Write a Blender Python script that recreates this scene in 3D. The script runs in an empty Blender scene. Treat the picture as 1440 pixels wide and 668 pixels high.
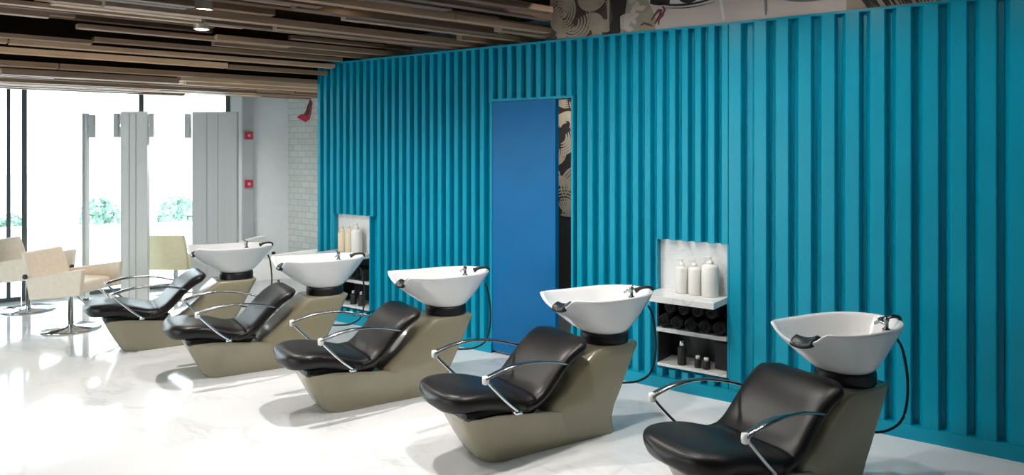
import bpy, bmesh, math, random
from mathutils import Vector, Matrix
random.seed(7)
C = bpy.context.scene.collection
SC = bpy.context.scene
R = math.radians
PI = math.pi

# ------------------------------------------------------------------ camera, world, exposure
cam_d = bpy.data.cameras.new('camera')
cam = bpy.data.objects.new('camera', cam_d); C.objects.link(cam)
cam.location = (0, 0, 1.8)
cam.rotation_euler = (R(90), 0, R(36.43))
cam_d.sensor_width = 36.0
cam_d.lens = 36.0 * 1057 / 1440
cam_d.shift_y = -127 / 1440
cam_d.clip_start = 0.05
SC.camera = cam

SKY_STRENGTH = 4.5
DOWNLIGHT_W = 95
SC.view_settings.view_transform = 'Standard'
SC.view_settings.look = 'None'
SC.view_settings.gamma = 1.0
SC.view_settings.use_curve_mapping = False
SC.view_settings.exposure = 1.15

w = bpy.data.worlds.new('sky'); SC.world = w; w.use_nodes = True
nt = w.node_tree; nt.nodes.clear()
o_ = nt.nodes.new('ShaderNodeOutputWorld'); bg = nt.nodes.new('ShaderNodeBackground')
tc = nt.nodes.new('ShaderNodeTexCoord'); sep = nt.nodes.new('ShaderNodeSeparateXYZ')
rp = nt.nodes.new('ShaderNodeValToRGB')
nt.links.new(tc.outputs['Generated'], sep.inputs[0]); nt.links.new(sep.outputs['Z'], rp.inputs[0])
rp.color_ramp.elements[0].position = 0.0; rp.color_ramp.elements[0].color = (0.93, 0.95, 0.96, 1)
rp.color_ramp.elements[1].position = 0.5; rp.color_ramp.elements[1].color = (0.70, 0.85, 1.0, 1)
nt.links.new(rp.outputs[0], bg.inputs[0]); bg.inputs[1].default_value = SKY_STRENGTH
nt.links.new(bg.outputs[0], o_.inputs[0])

# ------------------------------------------------------------------ materials
def mat(name, col, rough=0.5, metal=0.0, noise=0.0, nscale=8.0, emit=None, estr=0.0, coat=0.0, stretch=None, spec=0.5, bump=0.0):
    m = bpy.data.materials.new(name); m.use_nodes = True
    n = m.node_tree.nodes; l = m.node_tree.links; p = n['Principled BSDF']
    p.inputs['Roughness'].default_value = rough; p.inputs['Metallic'].default_value = metal
    p.inputs['Specular IOR Level'].default_value = spec
    p.inputs['Coat Weight'].default_value = coat; p.inputs['Coat Roughness'].default_value = 0.08
    p.inputs['Base Color'].default_value = (*col, 1)
    t = n.new('ShaderNodeTexCoord'); mp = n.new('ShaderNodeMapping'); nz = n.new('ShaderNodeTexNoise')
    l.new(t.outputs['Object'], mp.inputs[0]); l.new(mp.outputs[0], nz.inputs[0])
    nz.inputs['Scale'].default_value = nscale; nz.inputs['Detail'].default_value = 5
    if stretch: mp.inputs['Scale'].default_value = stretch
    if noise > 0:
        r = n.new('ShaderNodeValToRGB'); l.new(nz.outputs[0], r.inputs[0])
        r.color_ramp.elements[0].position = 0.3; r.color_ramp.elements[1].position = 0.7
        r.color_ramp.elements[0].color = (*[c * (1 - noise) for c in col], 1)
        r.color_ramp.elements[1].color = (*[min(1, c * (1 + noise)) for c in col], 1)
        l.new(r.outputs[0], p.inputs['Base Color'])
    if bump > 0:
        b = n.new('ShaderNodeBump'); b.inputs['Strength'].default_value = bump; b.inputs['Distance'].default_value = 0.01
        l.new(nz.outputs[0], b.inputs['Height']); l.new(b.outputs[0], p.inputs['Normal'])
    if emit: p.inputs['Emission Color'].default_value = (*emit, 1); p.inputs['Emission Strength'].default_value = estr
    return m

def marble(name, base, vein, scale, rough, amount=0.5):
    m = mat(name, base, rough); n = m.node_tree.nodes; l = m.node_tree.links; p = n['Principled BSDF']
    t = n.new('ShaderNodeTexCoord'); mp = n.new('ShaderNodeMapping'); mp.inputs['Rotation'].default_value = (0, 0, R(35))
    mp.inputs['Scale'].default_value = (1, 2.2, 1.3)
    l.new(t.outputs['Object'], mp.inputs[0])
    a = n.new('ShaderNodeTexNoise'); a.inputs['Scale'].default_value = scale; a.inputs['Detail'].default_value = 8
    a.inputs['Roughness'].default_value = 0.6; a.inputs['Distortion'].default_value = 0.6
    l.new(mp.outputs[0], a.inputs[0])
    s1 = n.new('ShaderNodeMath'); s1.operation = 'SUBTRACT'; s1.inputs[1].default_value = 0.5; l.new(a.outputs[0], s1.inputs[0])
    s2 = n.new('ShaderNodeMath'); s2.operation = 'ABSOLUTE'; l.new(s1.outputs[0], s2.inputs[0])
    r = n.new('ShaderNodeValToRGB'); l.new(s2.outputs[0], r.inputs[0])
    r.color_ramp.elements[0].position = 0.0; r.color_ramp.elements[0].color = (1, 1, 1, 1)
    r.color_ramp.elements[1].position = 0.028; r.color_ramp.elements[1].color = (0, 0, 0, 1)
    b = n.new('ShaderNodeTexNoise'); b.inputs['Scale'].default_value = scale * 0.6; b.inputs['Detail'].default_value = 3
    l.new(mp.outputs[0], b.inputs[0])
    rb = n.new('ShaderNodeValToRGB'); l.new(b.outputs[0], rb.inputs[0])
    rb.color_ramp.elements[0].position = 0.42; rb.color_ramp.elements[0].color = (0, 0, 0, 1)
    rb.color_ramp.elements[1].position = 0.75; rb.color_ramp.elements[1].color = (1, 1, 1, 1)
    mu = n.new('ShaderNodeMath'); mu.operation = 'MULTIPLY_ADD'
    l.new(r.outputs[0], mu.inputs[0]); l.new(rb.outputs[0], mu.inputs[1])
    m3 = n.new('ShaderNodeMath'); m3.operation = 'MULTIPLY'; m3.inputs[1].default_value = 0.22; l.new(rb.outputs[0], m3.inputs[0])
    l.new(m3.outputs[0], mu.inputs[2])
    mm = n.new('ShaderNodeMath'); mm.operation = 'MULTIPLY'; mm.inputs[1].default_value = amount; l.new(mu.outputs[0], mm.inputs[0])
    mx = n.new('ShaderNodeMix'); mx.data_type = 'RGBA'
    mx.inputs['A'].default_value = (*base, 1); mx.inputs['B'].default_value = (*vein, 1)
    l.new(mm.outputs[0], mx.inputs['Factor']); l.new(mx.outputs['Result'], p.inputs['Base Color'])
    return m

M = {}
M['floor'] = marble('polished_marble', (0.79, 0.79, 0.795), (0.28, 0.27, 0.27), 0.75, 0.09, 0.42)
M['shelf_marble'] = marble('shelf_marble', (0.76, 0.76, 0.75), (0.32, 0.32, 0.33), 5.0, 0.25, 0.6)
M['teal'] = mat('teal_paint', (0.000, 0.31, 0.455), 0.32, noise=0.04, nscale=2.5, spec=0.3)
M['blue'] = mat('blue_door_paint', (0.000, 0.135, 0.36), 0.3, noise=0.04, nscale=3, spec=0.22)
M['white'] = mat('white_paint', (0.86, 0.88, 0.89), 0.6, noise=0.02)
M['grey_wall'] = mat('grey_paint', (0.42, 0.44, 0.45), 0.6, noise=0.03)
M['ceil'] = mat('dark_ceiling_paint', (0.030, 0.018, 0.012), 1.0, noise=0.1, spec=0.0)
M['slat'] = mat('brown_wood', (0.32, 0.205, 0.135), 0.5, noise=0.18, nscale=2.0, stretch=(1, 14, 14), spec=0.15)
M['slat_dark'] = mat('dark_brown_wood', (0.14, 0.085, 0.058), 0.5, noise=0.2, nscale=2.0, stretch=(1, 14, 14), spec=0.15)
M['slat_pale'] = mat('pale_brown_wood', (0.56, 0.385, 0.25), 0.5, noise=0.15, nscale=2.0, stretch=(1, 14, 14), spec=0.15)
M['slat_window_lit'] = mat('window_lit_wood', (0.74, 0.50, 0.31), 0.5, noise=0.18, nscale=2.0, stretch=(1, 14, 14), spec=0.15)  # slat wood painted paler to stand in for window light
M['mullion'] = mat('dark_window_metal', (0.09, 0.11, 0.115), 0.4, 0.3)
M['leather'] = mat('black_leather', (0.0065, 0.005, 0.005), 0.37, noise=0.12, nscale=60, spec=0.32, bump=0.05)
M['beige'] = mat('olive_beige_lacquer', (0.285, 0.250, 0.165), 0.26, noise=0.03, nscale=4, spec=0.5, coat=0.35)
M['ceramic'] = mat('white_ceramic', (0.80, 0.79, 0.79), 0.12, noise=0.01, coat=0.5)
M['rubber'] = mat('black_rubber', (0.008, 0.008, 0.009), 0.4)
M['chrome'] = mat('chrome', (0.70, 0.71, 0.72), 0.12, 1.0)
M['dark_chrome'] = mat('dark_chrome', (0.33, 0.34, 0.35), 0.18, 1.0)
M['cream'] = mat('cream_leather', (0.86, 0.74, 0.60), 0.45, noise=0.05, nscale=20)
M['yellow_cream'] = mat('pale_yellow_leather', (0.80, 0.72, 0.48), 0.45, noise=0.05, nscale=20)
M['white_leather'] = mat('white_leather', (0.88, 0.88, 0.85), 0.45, noise=0.03, nscale=20)
M['plastic'] = mat('white_plastic', (0.80, 0.79, 0.75), 0.35, noise=0.02)
M['cream_plastic'] = mat('cream_plastic', (0.76, 0.66, 0.50), 0.35, noise=0.02)
M['black'] = mat('black_laminate', (0.010, 0.010, 0.012), 0.5, noise=0.1)
M['towel'] = mat('black_towel', (0.010, 0.010, 0.011), 0.85, noise=0.5, nscale=80, bump=0.6)
M['red'] = mat('red_plastic', (0.50, 0.02, 0.05), 0.4, noise=0.05)
M['panel'] = mat('brushed_grey_panel', (0.50, 0.52, 0.52), 0.35, noise=0.04, nscale=2, stretch=(30, 1, 0.2))
M['panel_light'] = mat('pale_panel', (0.72, 0.73, 0.72), 0.4, noise=0.03)
M['mirror'] = mat('mirror', (0.85, 0.87, 0.87), 0.02, 1.0)
M['leaf'] = mat('hedge_leaf', (0.36, 0.50, 0.40), 0.6, noise=0.35, nscale=9)
M['paving'] = mat('pale_paving', (0.68, 0.67, 0.64), 0.8, noise=0.05, nscale=2)
M['lamp_on'] = mat('lamp_glow', (1, 0.85, 0.6), 0.5, emit=(1, 0.84, 0.55), estr=9)
M['lamp_rim'] = mat('lamp_rim', (0.75, 0.70, 0.6), 0.3, 0.8)
M['skin'] = mat('mural_skin', (0.66, 0.54, 0.48), 0.7, noise=0.06, nscale=3)
M['tan'] = mat('mural_tan', (0.40, 0.32, 0.235), 0.7, noise=0.15, nscale=6)
M['olive'] = mat('mural_olive', (0.38, 0.33, 0.23), 0.7, noise=0.12, nscale=10)
M['ink'] = mat('mural_ink', (0.022, 0.016, 0.013), 0.7, noise=0.1)
M['ink_brown'] = mat('mural_brown', (0.075, 0.052, 0.040), 0.7, noise=0.2)
M['eye_white'] = mat('mural_eye_white', (0.80, 0.74, 0.71), 0.7)
M['mural_grey'] = mat('mural_grey', (0.22, 0.20, 0.20), 0.7, noise=0.15)
M['mural_red'] = mat('mural_red_ink', (0.17, 0.035, 0.045), 0.7)
M['mural_pink'] = mat('mural_pink', (0.60, 0.42, 0.40), 0.7)
M['dark_grey'] = mat('dark_grey_paint', (0.05, 0.045, 0.045), 0.5, noise=0.1)

def brick_mat():
    m = mat('pale_tile_wall', (0.6, 0.62, 0.6), 0.5); n = m.node_tree.nodes; l = m.node_tree.links; p = n['Principled BSDF']
    t = n.new('ShaderNodeTexCoord'); mp = n.new('ShaderNodeMapping'); mp.inputs['Rotation'].default_value = (R(90), 0, 0)
    b = n.new('ShaderNodeTexBrick'); l.new(t.outputs['Object'], mp.inputs[0]); l.new(mp.outputs[0], b.inputs[0])
    b.inputs['Scale'].default_value = 3.0; b.inputs['Mortar Size'].default_value = 0.02; b.inputs['Mortar Smooth'].default_value = 0.3
    b.inputs['Color1'].default_value = (0.64, 0.67, 0.64, 1); b.inputs['Color2'].default_value = (0.55, 0.59, 0.57, 1)
    b.inputs['Mortar'].default_value = (0.46, 0.49, 0.48, 1)
    l.new(b.outputs['Color'], p.inputs['Base Color']); return m
M['tile'] = brick_mat()

def glass_mat():
    m = bpy.data.materials.new('window_glass'); m.use_nodes = True; n = m.node_tree.nodes; l = m.node_tree.links; n.clear()
    o = n.new('ShaderNodeOutputMaterial'); a = n.new('ShaderNodeBsdfTransparent'); g = n.new('ShaderNodeBsdfGlossy')
    a.inputs[0].default_value = (0.93, 0.97, 0.96, 1); g.inputs['Roughness'].default_value = 0.0
    f = n.new('ShaderNodeFresnel'); f.inputs[0].default_value = 1.45; x = n.new('ShaderNodeMixShader')
    l.new(f.outputs[0], x.inputs[0]); l.new(a.outputs[0], x.inputs[1]); l.new(g.outputs[0], x.inputs[2]); l.new(x.outputs[0], o.inputs[0])
    return m
M['glass'] = glass_mat()

# ------------------------------------------------------------------ mesh helpers
def obj(name, bm, m, parent=None, smooth=False, bevel=0.0, seg=2, subsurf=0, recalc=True):
    if recalc: bmesh.ops.recalc_face_normals(bm, faces=bm.faces)
    me = bpy.data.meshes.new(name); bm.to_mesh(me); bm.free()
    me.materials.append(m)
    if smooth:
        for p in me.polygons: p.use_smooth = True
    o = bpy.data.objects.new(name, me); C.objects.link(o)
    if parent: o.parent = parent
    if bevel > 0:
        b = o.modifiers.new('bevel', 'BEVEL'); b.width = bevel; b.segments = seg; b.limit_method = 'ANGLE'; b.angle_limit = R(40)
    if subsurf:
        s = o.modifiers.new('subsurf', 'SUBSURF'); s.levels = subsurf; s.render_levels = subsurf
    return o

def thing(name, label, cat, loc=(0, 0, 0), rotz=0.0, group=None):
    o = bpy.data.objects.new(name, None); C.objects.link(o); o.empty_display_size = 0.1
    o.location = loc; o.rotation_euler = (0, 0, rotz)
    tag(o, label, cat, group); return o

def tag(o, label, cat, group=None):
    o['label'] = label; o['category'] = cat
    if group: o['group'] = group
    return o

def struct(name, bm, m, **k):
    o = obj(name, bm, m, **k); o['kind'] = 'structure'; return o

def copy_tree(o, parent=None):
    c = o.copy(); C.objects.link(c)
    if parent: c.parent = parent
    for ch in list(o.children): copy_tree(ch, c)
    return c

def box(bm, x0, x1, y0, y1, z0, z1, mtx=None):
    v = [bm.verts.new((x, y, z)) for z in (z0, z1) for x, y in ((x0, y0), (x1, y0), (x1, y1), (x0, y1))]
    if mtx: 
        for q in v: q.co = mtx @ q.co
    for f in ((0, 3, 2, 1), (4, 5, 6, 7), (0, 1, 5, 4), (1, 2, 6, 5), (2, 3, 7, 6), (3, 0, 4, 7)):
        bm.faces.new([v[i] for i in f])

def bx(*a, mtx=None):
    bm = bmesh.new(); box(bm, *a, mtx=mtx); return bm

def loft(bm, rings, cap0=True, cap1=True, closed=True):
    vs = [[bm.verts.new(p) for p in r] for r in rings]
    n = len(rings[0])
    for a, b in zip(vs, vs[1:]):
        for i in range(n if closed else n - 1):
            j = (i + 1) % n
            bm.faces.new((a[i], a[j], b[j], b[i]))
    if cap0: bm.faces.new(vs[0][::-1])
    if cap1: bm.faces.new(vs[-1])
    return vs

def tube(bm, pts, r, n=8, flat=1.0, up=(0, 0, 1)):
    pts = [Vector(p) for p in pts]; rings = []
    rs = r if isinstance(r, (list, tuple)) else [r] * len(pts)
    fl = flat if isinstance(flat, (list, tuple)) else [flat] * len(pts)
    for i, p in enumerate(pts):
        t = (pts[min(i + 1, len(pts) - 1)] - pts[max(i - 1, 0)]).normalized()
        u = Vector(up)
        if abs(t.dot(u)) > 0.95: u = Vector((0, 1, 0))
        s = t.cross(u).normalized(); u2 = s.cross(t).normalized()
        rings.append([p + s * math.cos(2 * PI * k / n) * rs[i] * fl[i] + u2 * math.sin(2 * PI * k / n) * rs[i] for k in range(n)])
    loft(bm, rings)

def spline(pts, n=6):
    """Catmull-Rom through pts"""
    P = [Vector(p) for p in pts]; P = [2 * P[0] - P[1]] + P + [2 * P[-1] - P[-2]]; out = []
    for i in range(1, len(P) - 2):
        for k in range(n):
            t = k / n; a, b, c, d = P[i - 1:i + 3]
            out.append(0.5 * ((2 * b) + (-a + c) * t + (2 * a - 5 * b + 4 * c - d) * t * t + (-a + 3 * b - 3 * c + d) * t ** 3))
    out.append(P[-2]); return out

def lathe(bm, prof, cx=0, cy=0, n=24):
    rings = [[(cx + r * math.cos(2 * PI * k / n), cy + r * math.sin(2 * PI * k / n), z) for k in range(n)] for r, z in prof]
    loft(bm, rings)

def sgn(a): return (a > 0) - (a < 0)

def roundrect(x0, x1, y0, y1, rad, z, n=5):
    pts = []
    for cx, cy, a0 in ((x1 - rad, y0 + rad, -90), (x1 - rad, y1 - rad, 0), (x0 + rad, y1 - rad, 90), (x0 + rad, y0 + rad, 180)):
        for k in range(n + 1):
            a = R(a0 + 90 * k / n); pts.append((cx + rad * math.cos(a), cy + rad * math.sin(a), z))
    return pts

# ------------------------------------------------------------------ room constants
WY = 5.19                      # front face of the teal wall
CEIL = 3.05
XR, YB = 3.2, -3.2             # right end and back (glazed) side of the room
wd = Vector((0.363, 0.932, 0)).normalized(); W0 = Vector((-10.1, 3.0, 0))      # far window wall line
def win(s, off=0.0, z=0.0): # off > 0 = into the room
    return W0 + wd * s + Vector((wd.y, -wd.x, 0)) * off + Vector((0, 0, z))
WANG = math.atan2(wd.y, wd.x)
def winm(s): return Matrix.Translation(win(s)) @ Matrix.Rotation(WANG, 4, 'Z')   # local x along wall, y outward
S_A, S_CORNER = -6.6, 3.82
S_GLASS = 3.28

# floor
bm = bmesh.new(); box(bm, -13.0, XR, YB - 0.1, 6.9, -0.12, 0.0); struct('floor', bm, M['floor'])
struct('ceiling', bx(-13.0, XR, YB - 0.1, 6.9, CEIL, CEIL + 0.15), M['ceil'])
# ground outside
struct('ground', bx(-60, 30, -60, 60, -0.4, -0.16), M['paving'])

# ------------------------------------------------------------------ teal ribbed wall (one continuous ribbed screen with niches and a door opening)
RD = 0.060                     # rib depth
XE = -6.44
BASE_H = 0.085
TOP = 2.68
bm = bmesh.new()
DX0, DX1, DXO = -4.05, -3.40, -3.235      # door leaf, opening end
N1 = (-6.13, -5.60); N2 = (-2.475, -1.935)  # niches
NZ0, NZ1 = 0.165, 1.11
yb, yf2 = WY + RD, WY + RD + 0.06         # groove plane, back of the wall
def wall_block(x0, x1, z0, z1, y0=yb, y1=yf2): box(bm, x0, x1, y0, y1, z0, z1)
# backing sheet around the openings
wall_block(XE, N1[0], 0, TOP); wall_block(N1[0], N1[1], 0, NZ0); wall_block(N1[0], N1[1], NZ1, TOP)
wall_block(N1[1], DX0, 0, TOP); wall_block(DX0, DXO, 2.2, TOP)
wall_block(DXO, N2[0], 0, TOP); wall_block(N2[0], N2[1], 0, NZ0); wall_block(N2[0], N2[1], NZ1, TOP)
wall_block(N2[1], XR, 0, TOP)
def rib(xa, xb, sl):
    spans = [(BASE_H, TOP - 0.012)]
    for n in (N1, N2):
        if xb > n[0] and xa < n[1]: spans = [(BASE_H, NZ0 - 0.02), (NZ1, TOP - 0.012)]
    if xb > DX0 and xa < DXO: spans = [(2.2, TOP - 0.012)]
    for z0, z1 in spans:
        vs = []
        for z in (z0, z1):
            vs.append([bm.verts.new(p) for p in ((xa, yb, z), (xa + sl * 0.15, yb - 0.012, z), (xa + sl, WY + 0.004, z), (xb - 0.005, WY, z), (xb, WY + 0.005, z), (xb + 0.003, yb, z))])
        a, b = vs
        for i in range(5): bm.faces.new((a[i], a[i + 1], b[i + 1], b[i]))
        bm.faces.new(a[::-1]); bm.faces.new(b)
x = XE + 0.01
while x < -1.99:
    wd_ = 0.080
    rib(x, x + wd_, 0.032); x += 0.1005
for xa in (-1.935,): rib(xa, xa + 0.10, 0.01)
x = -1.795
while x < XR - 0.12:
    rib(x + 0.02, x + 0.02 + 0.116, 0.032); x += 0.148
# plinth strips and top rail
for a, b in ((XE, DX0), (DXO, XR)):
    box(bm, a, b, WY - 0.012, yb, 0, BASE_H)
box(bm, XE, XR, WY + 0.004, yb, TOP - 0.012, TOP + 0.004)
# niche and door jambs
for n in (N1, N2):
    for a, b in ((n[0] - 0.012, n[0]), (n[1], n[1] + 0.012)):
        box(bm, a, b, WY, yf2 + 0.28, NZ0, NZ1)
box(bm, DX0 - 0.02, DX0, WY, yf2, 0, 2.2); box(bm, DXO, DXO + 0.02, WY, yf2, 0, 2.2); box(bm, DX0 - 0.02, DXO + 0.02, WY, yf2, 2.2, 2.22)
struct('wall_right', bm, M['teal'])

# door leaf: flat glossy blue panel, slid partly open
d = struct('door_1', bx(DX0, DX1, WY + 0.005, WY + 0.05, 0.02, 2.2), M['blue'], bevel=0.004)
bm = bmesh.new(); box(bm, DX1 - 0.004, DX1 + 0.012, WY + 0.002, WY + 0.053, 0.02, 2.2); o = obj('door_edge', bm, M['blue'], d, bevel=0.002)
bm = bmesh.new(); box(bm, DX0, DXO, WY + 0.07, WY + 0.10, 0.003, 0.012); struct('trim_1', bm, M['dark_chrome'])

# hidden shell walls
struct('wall_back', bx(XE + 0.1, XR, 6.3, 6.4, 0, CEIL), M['dark_grey'])
struct('wall_end', bx(XR, XR + 0.1, YB, 6.9, 0, CEIL), M['white'])
struct('wall_far', bx(-8.74, XE + 0.1, 6.56, 6.66, 0, CEIL), M['tile'])

# ------------------------------------------------------------------ mural bulkhead above the teal wall
bm = bx(-3.45, XR, WY + 0.02, WY + 0.12, TOP + 0.006, CEIL)
mur = struct('wall_mural', bm, M['skin'])
YM = WY + 0.02
def flat_poly(bm, pts, y, th=0.002):
    """thin painted shape on a wall facing -Y; pts = (x, z)"""
    a = [bm.verts.new((x, y, z)) for x, z in pts]; b = [bm.verts.new((x, y - th, z)) for x, z in pts]
    n = len(pts)
    for i in range(n): bm.faces.new((a[i], a[(i + 1) % n], b[(i + 1) % n], b[i]))
    bm.faces.new(b); bm.faces.new(a[::-1])
def ribbon(bm, pts, wdt, y, th=0.0015):
    n = len(pts); L = []; Rr = []
    for i in range(n):
        a = pts[max(0, i - 1)]; b = pts[min(n - 1, i + 1)]
        dx, dz = b[0] - a[0], b[1] - a[1]; q = math.hypot(dx, dz) or 1
        k = wdt * (0.35 + 0.65 * math.sin(PI * (i + 0.5) / n))
        L.append((pts[i][0] - dz / q * k, pts[i][1] + dx / q * k)); Rr.append((pts[i][0] + dz / q * k, pts[i][1] - dx / q * k))
    for i in range(n - 1): 
        q = [L[i], L[i + 1], Rr[i + 1], Rr[i]]
        bm.faces.new([bm.verts.new((x, y - th, z)) for x, z in q])
def curls(x0, x1, z0, z1, y, parent, n, seed, colour, r0=0.05, r1=0.16, w=0.006):
    rnd = random.Random(seed); bm = bmesh.new()
    for k in range(n):
        cx, cz = rnd.uniform(x0, x1), rnd.uniform(z0, z1); a0 = rnd.uniform(0, 2 * PI); span = rnd.uniform(1.6, 4.2)
        rr = rnd.uniform(r0, r1)
        for j in range(5):
            r = rr * (1 - j * 0.16); pts = []
            for i in range(15):
                a = a0 + span * i / 14; px = cx + r * math.cos(a) * (1 + 0.1 * i / 14); pz = cz + r * math.sin(a)
                pts.append((min(max(px, x0), x1), min(max(pz, z0), z1)))
            ribbon(bm, pts, w, y - 0.0004 * j - 0.00003 * k)
    return obj('hair_lines', bm, colour, parent, recalc=False)
zt = TOP + 0.008
bm = bmesh.new(); flat_poly(bm, [(-3.45, zt), (-2.93, zt), (-2.86, 2.80), (-2.90, CEIL), (-3.45, CEIL)], YM, 0.002); obj('hair_ground', bm, M['ink_brown'], mur)
curls(-3.44, -2.90, zt, 3.04, YM - 0.003, mur, 13, 3, M['tan'], 0.08, 0.17, 0.011)
bm = bmesh.new(); flat_poly(bm, [(-2.93, zt), (-2.80, zt), (-2.76, 2.80), (-2.72, CEIL), (-2.90, CEIL), (-2.86, 2.80)], YM, 0.002); obj('hair_shadow', bm, M['ink'], mur)
bm = bmesh.new(); flat_poly(bm, [(-2.80, zt), (-2.50, zt), (-2.50, 2.78), (-2.62, CEIL), (-2.72, CEIL), (-2.76, 2.80)], YM, 0.002); obj('hair_locks', bm, M['olive'], mur)
curls(-2.79, -2.50, zt, 2.95, YM - 0.003, mur, 7, 9, M['skin'], 0.04, 0.08, 0.005)
# eye
bm = bmesh.new(); ex, ez = -2.24, 2.915
flat_poly(bm, [(ex + 0.25 * math.cos(a) * 1.0, ez + 0.060 * math.sin(a)) for a in [2 * PI * k / 24 for k in range(24)]], YM, 0.002)
obj('eye_white', bm, M['eye_white'], mur)
bm = bmesh.new(); flat_poly(bm, [(ex + 0.01 + 0.085 * math.cos(a), ez + 0.058 * math.sin(a)) for a in [2 * PI * k / 24 for k in range(24)]], YM - 0.003); obj('iris', bm, M['ink'], mur)
bm = bmesh.new()
ribbon(bm, [(ex + 0.25 * math.cos(a), ez + 0.066 * math.sin(a)) for a in [PI + 0.15 + 2.9 * k / 14 for k in range(15)]], 0.008, YM - 0.004)
ribbon(bm, [(ex - 0.30 + 0.04 * k, 2.90 - 0.016 * math.sin(k / 3)) for k in range(5)], 0.025, YM - 0.004)
ribbon(bm, [(ex + 0.13 + 0.02 * k, 2.92 - 0.012 * k) for k in range(6)], 0.010, YM - 0.004)
ribbon(bm, [(ex - 0.19 + 0.04 * k, 2.845 - 0.02 * math.sin(k / 3.2)) for k in range(11)], 0.0035, YM - 0.004)
obj('eye_lines', bm, M['ink'], mur, recalc=False)
bm = bmesh.new(); flat_poly(bm, [(-2.64, CEIL - 0.02), (-2.36, CEIL - 0.02), (-2.38, 2.905), (-2.47, 2.885), (-2.55, 2.92)], YM, 0.0025); obj('brow', bm, M['ink'], mur)
bm = bmesh.new()
ribbon(bm, [(-2.53, 2.76), (-2.50, 2.80), (-2.47, 2.83), (-2.45, 2.83), (-2.46, 2.79), (-2.49, 2.75), (-2.50, 2.73)], 0.012, YM - 0.004)
ribbon(bm, [(-2.44, 2.86), (-2.42, 2.83), (-2.44, 2.79), (-2.47, 2.76), (-2.47, 2.72)], 0.010, YM - 0.0045)
ribbon(bm, [(-2.62, 2.73), (-2.59, 2.745), (-2.55, 2.73), (-2.52, 2.715)], 0.009, YM - 0.005)
obj('scribble', bm, M['mural_red'], mur, recalc=False)
# nose shading, second eye, right hair
bm = bmesh.new(); ribbon(bm, [(-2.02 + 0.006 * k, CEIL - 0.02 - 0.036 * k) for k in range(10)], 0.012, YM - 0.002)
obj('nose_highlight', bm, M['eye_white'], mur, recalc=False)
bm = bmesh.new(); ribbon(bm, [(-1.67, CEIL - 0.02 - 0.04 * k) for k in range(9)], 0.010, YM - 0.002); obj('nose_line', bm, M['mural_grey'], mur, recalc=False)
bm = bmesh.new(); flat_poly(bm, [(-1.36 + 0.22 * math.cos(a), 2.835 + 0.065 * math.sin(a)) for a in [2 * PI * k / 20 for k in range(20)]], YM); obj('eye_shadow', bm, M['mural_grey'], mur)
bm = bmesh.new(); flat_poly(bm, [(-1.36 + 0.12 * math.cos(a), 2.85 + 0.05 * math.sin(a)) for a in [2 * PI * k / 20 for k in range(20)]], YM - 0.003); obj('iris', bm, M['ink'], mur)
bm = bmesh.new(); flat_poly(bm, [(-1.15, zt), (-0.2, zt), (-0.2, CEIL), (-1.15, CEIL)], YM); obj('hair_ground', bm, M['tan'], mur)
bm = bmesh.new(); rnd = random.Random(4)
for k in range(60):
    x0 = -1.15 + rnd.random() * 0.85; z0 = zt + 0.002; l = rnd.uniform(0.1, 0.3)
    ribbon(bm, [(x0 + 0.02 + i * 0.02 * l * 6, z0 + (5 - i) * l / 5) for i in range(6)], 0.006, YM - 0.003 - k * 0.00003)
obj('hair_lines', bm, M['ink'], mur, recalc=False)

# room glimpsed through the door gap
gw = struct('wall_mural_inner', bx(-6.3, -2.9, 6.1, 6.16, 0, CEIL), M['mural_grey'])
bm = bmesh.new(); box(bm, -4.6, -3.0, 6.09, 6.1, 0.95, 2.6); obj('hair_ground', bm, M['ink'], gw)
curls(-4.25, -3.55, 1.15, 2.5, 6.086, gw, 34, 21, M['tan'], 0.08, 0.22, 0.013)
bm = bmesh.new(); box(bm, -4.6, -3.0, 6.085, 6.1, 0.32, 1.0); obj('dark_band', bm, M['ink'], gw)
struct('wall_side_inner', bx(-2.9, -2.84, WY + 0.12, 6.3, 0, CEIL), M['dark_grey'])

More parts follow.
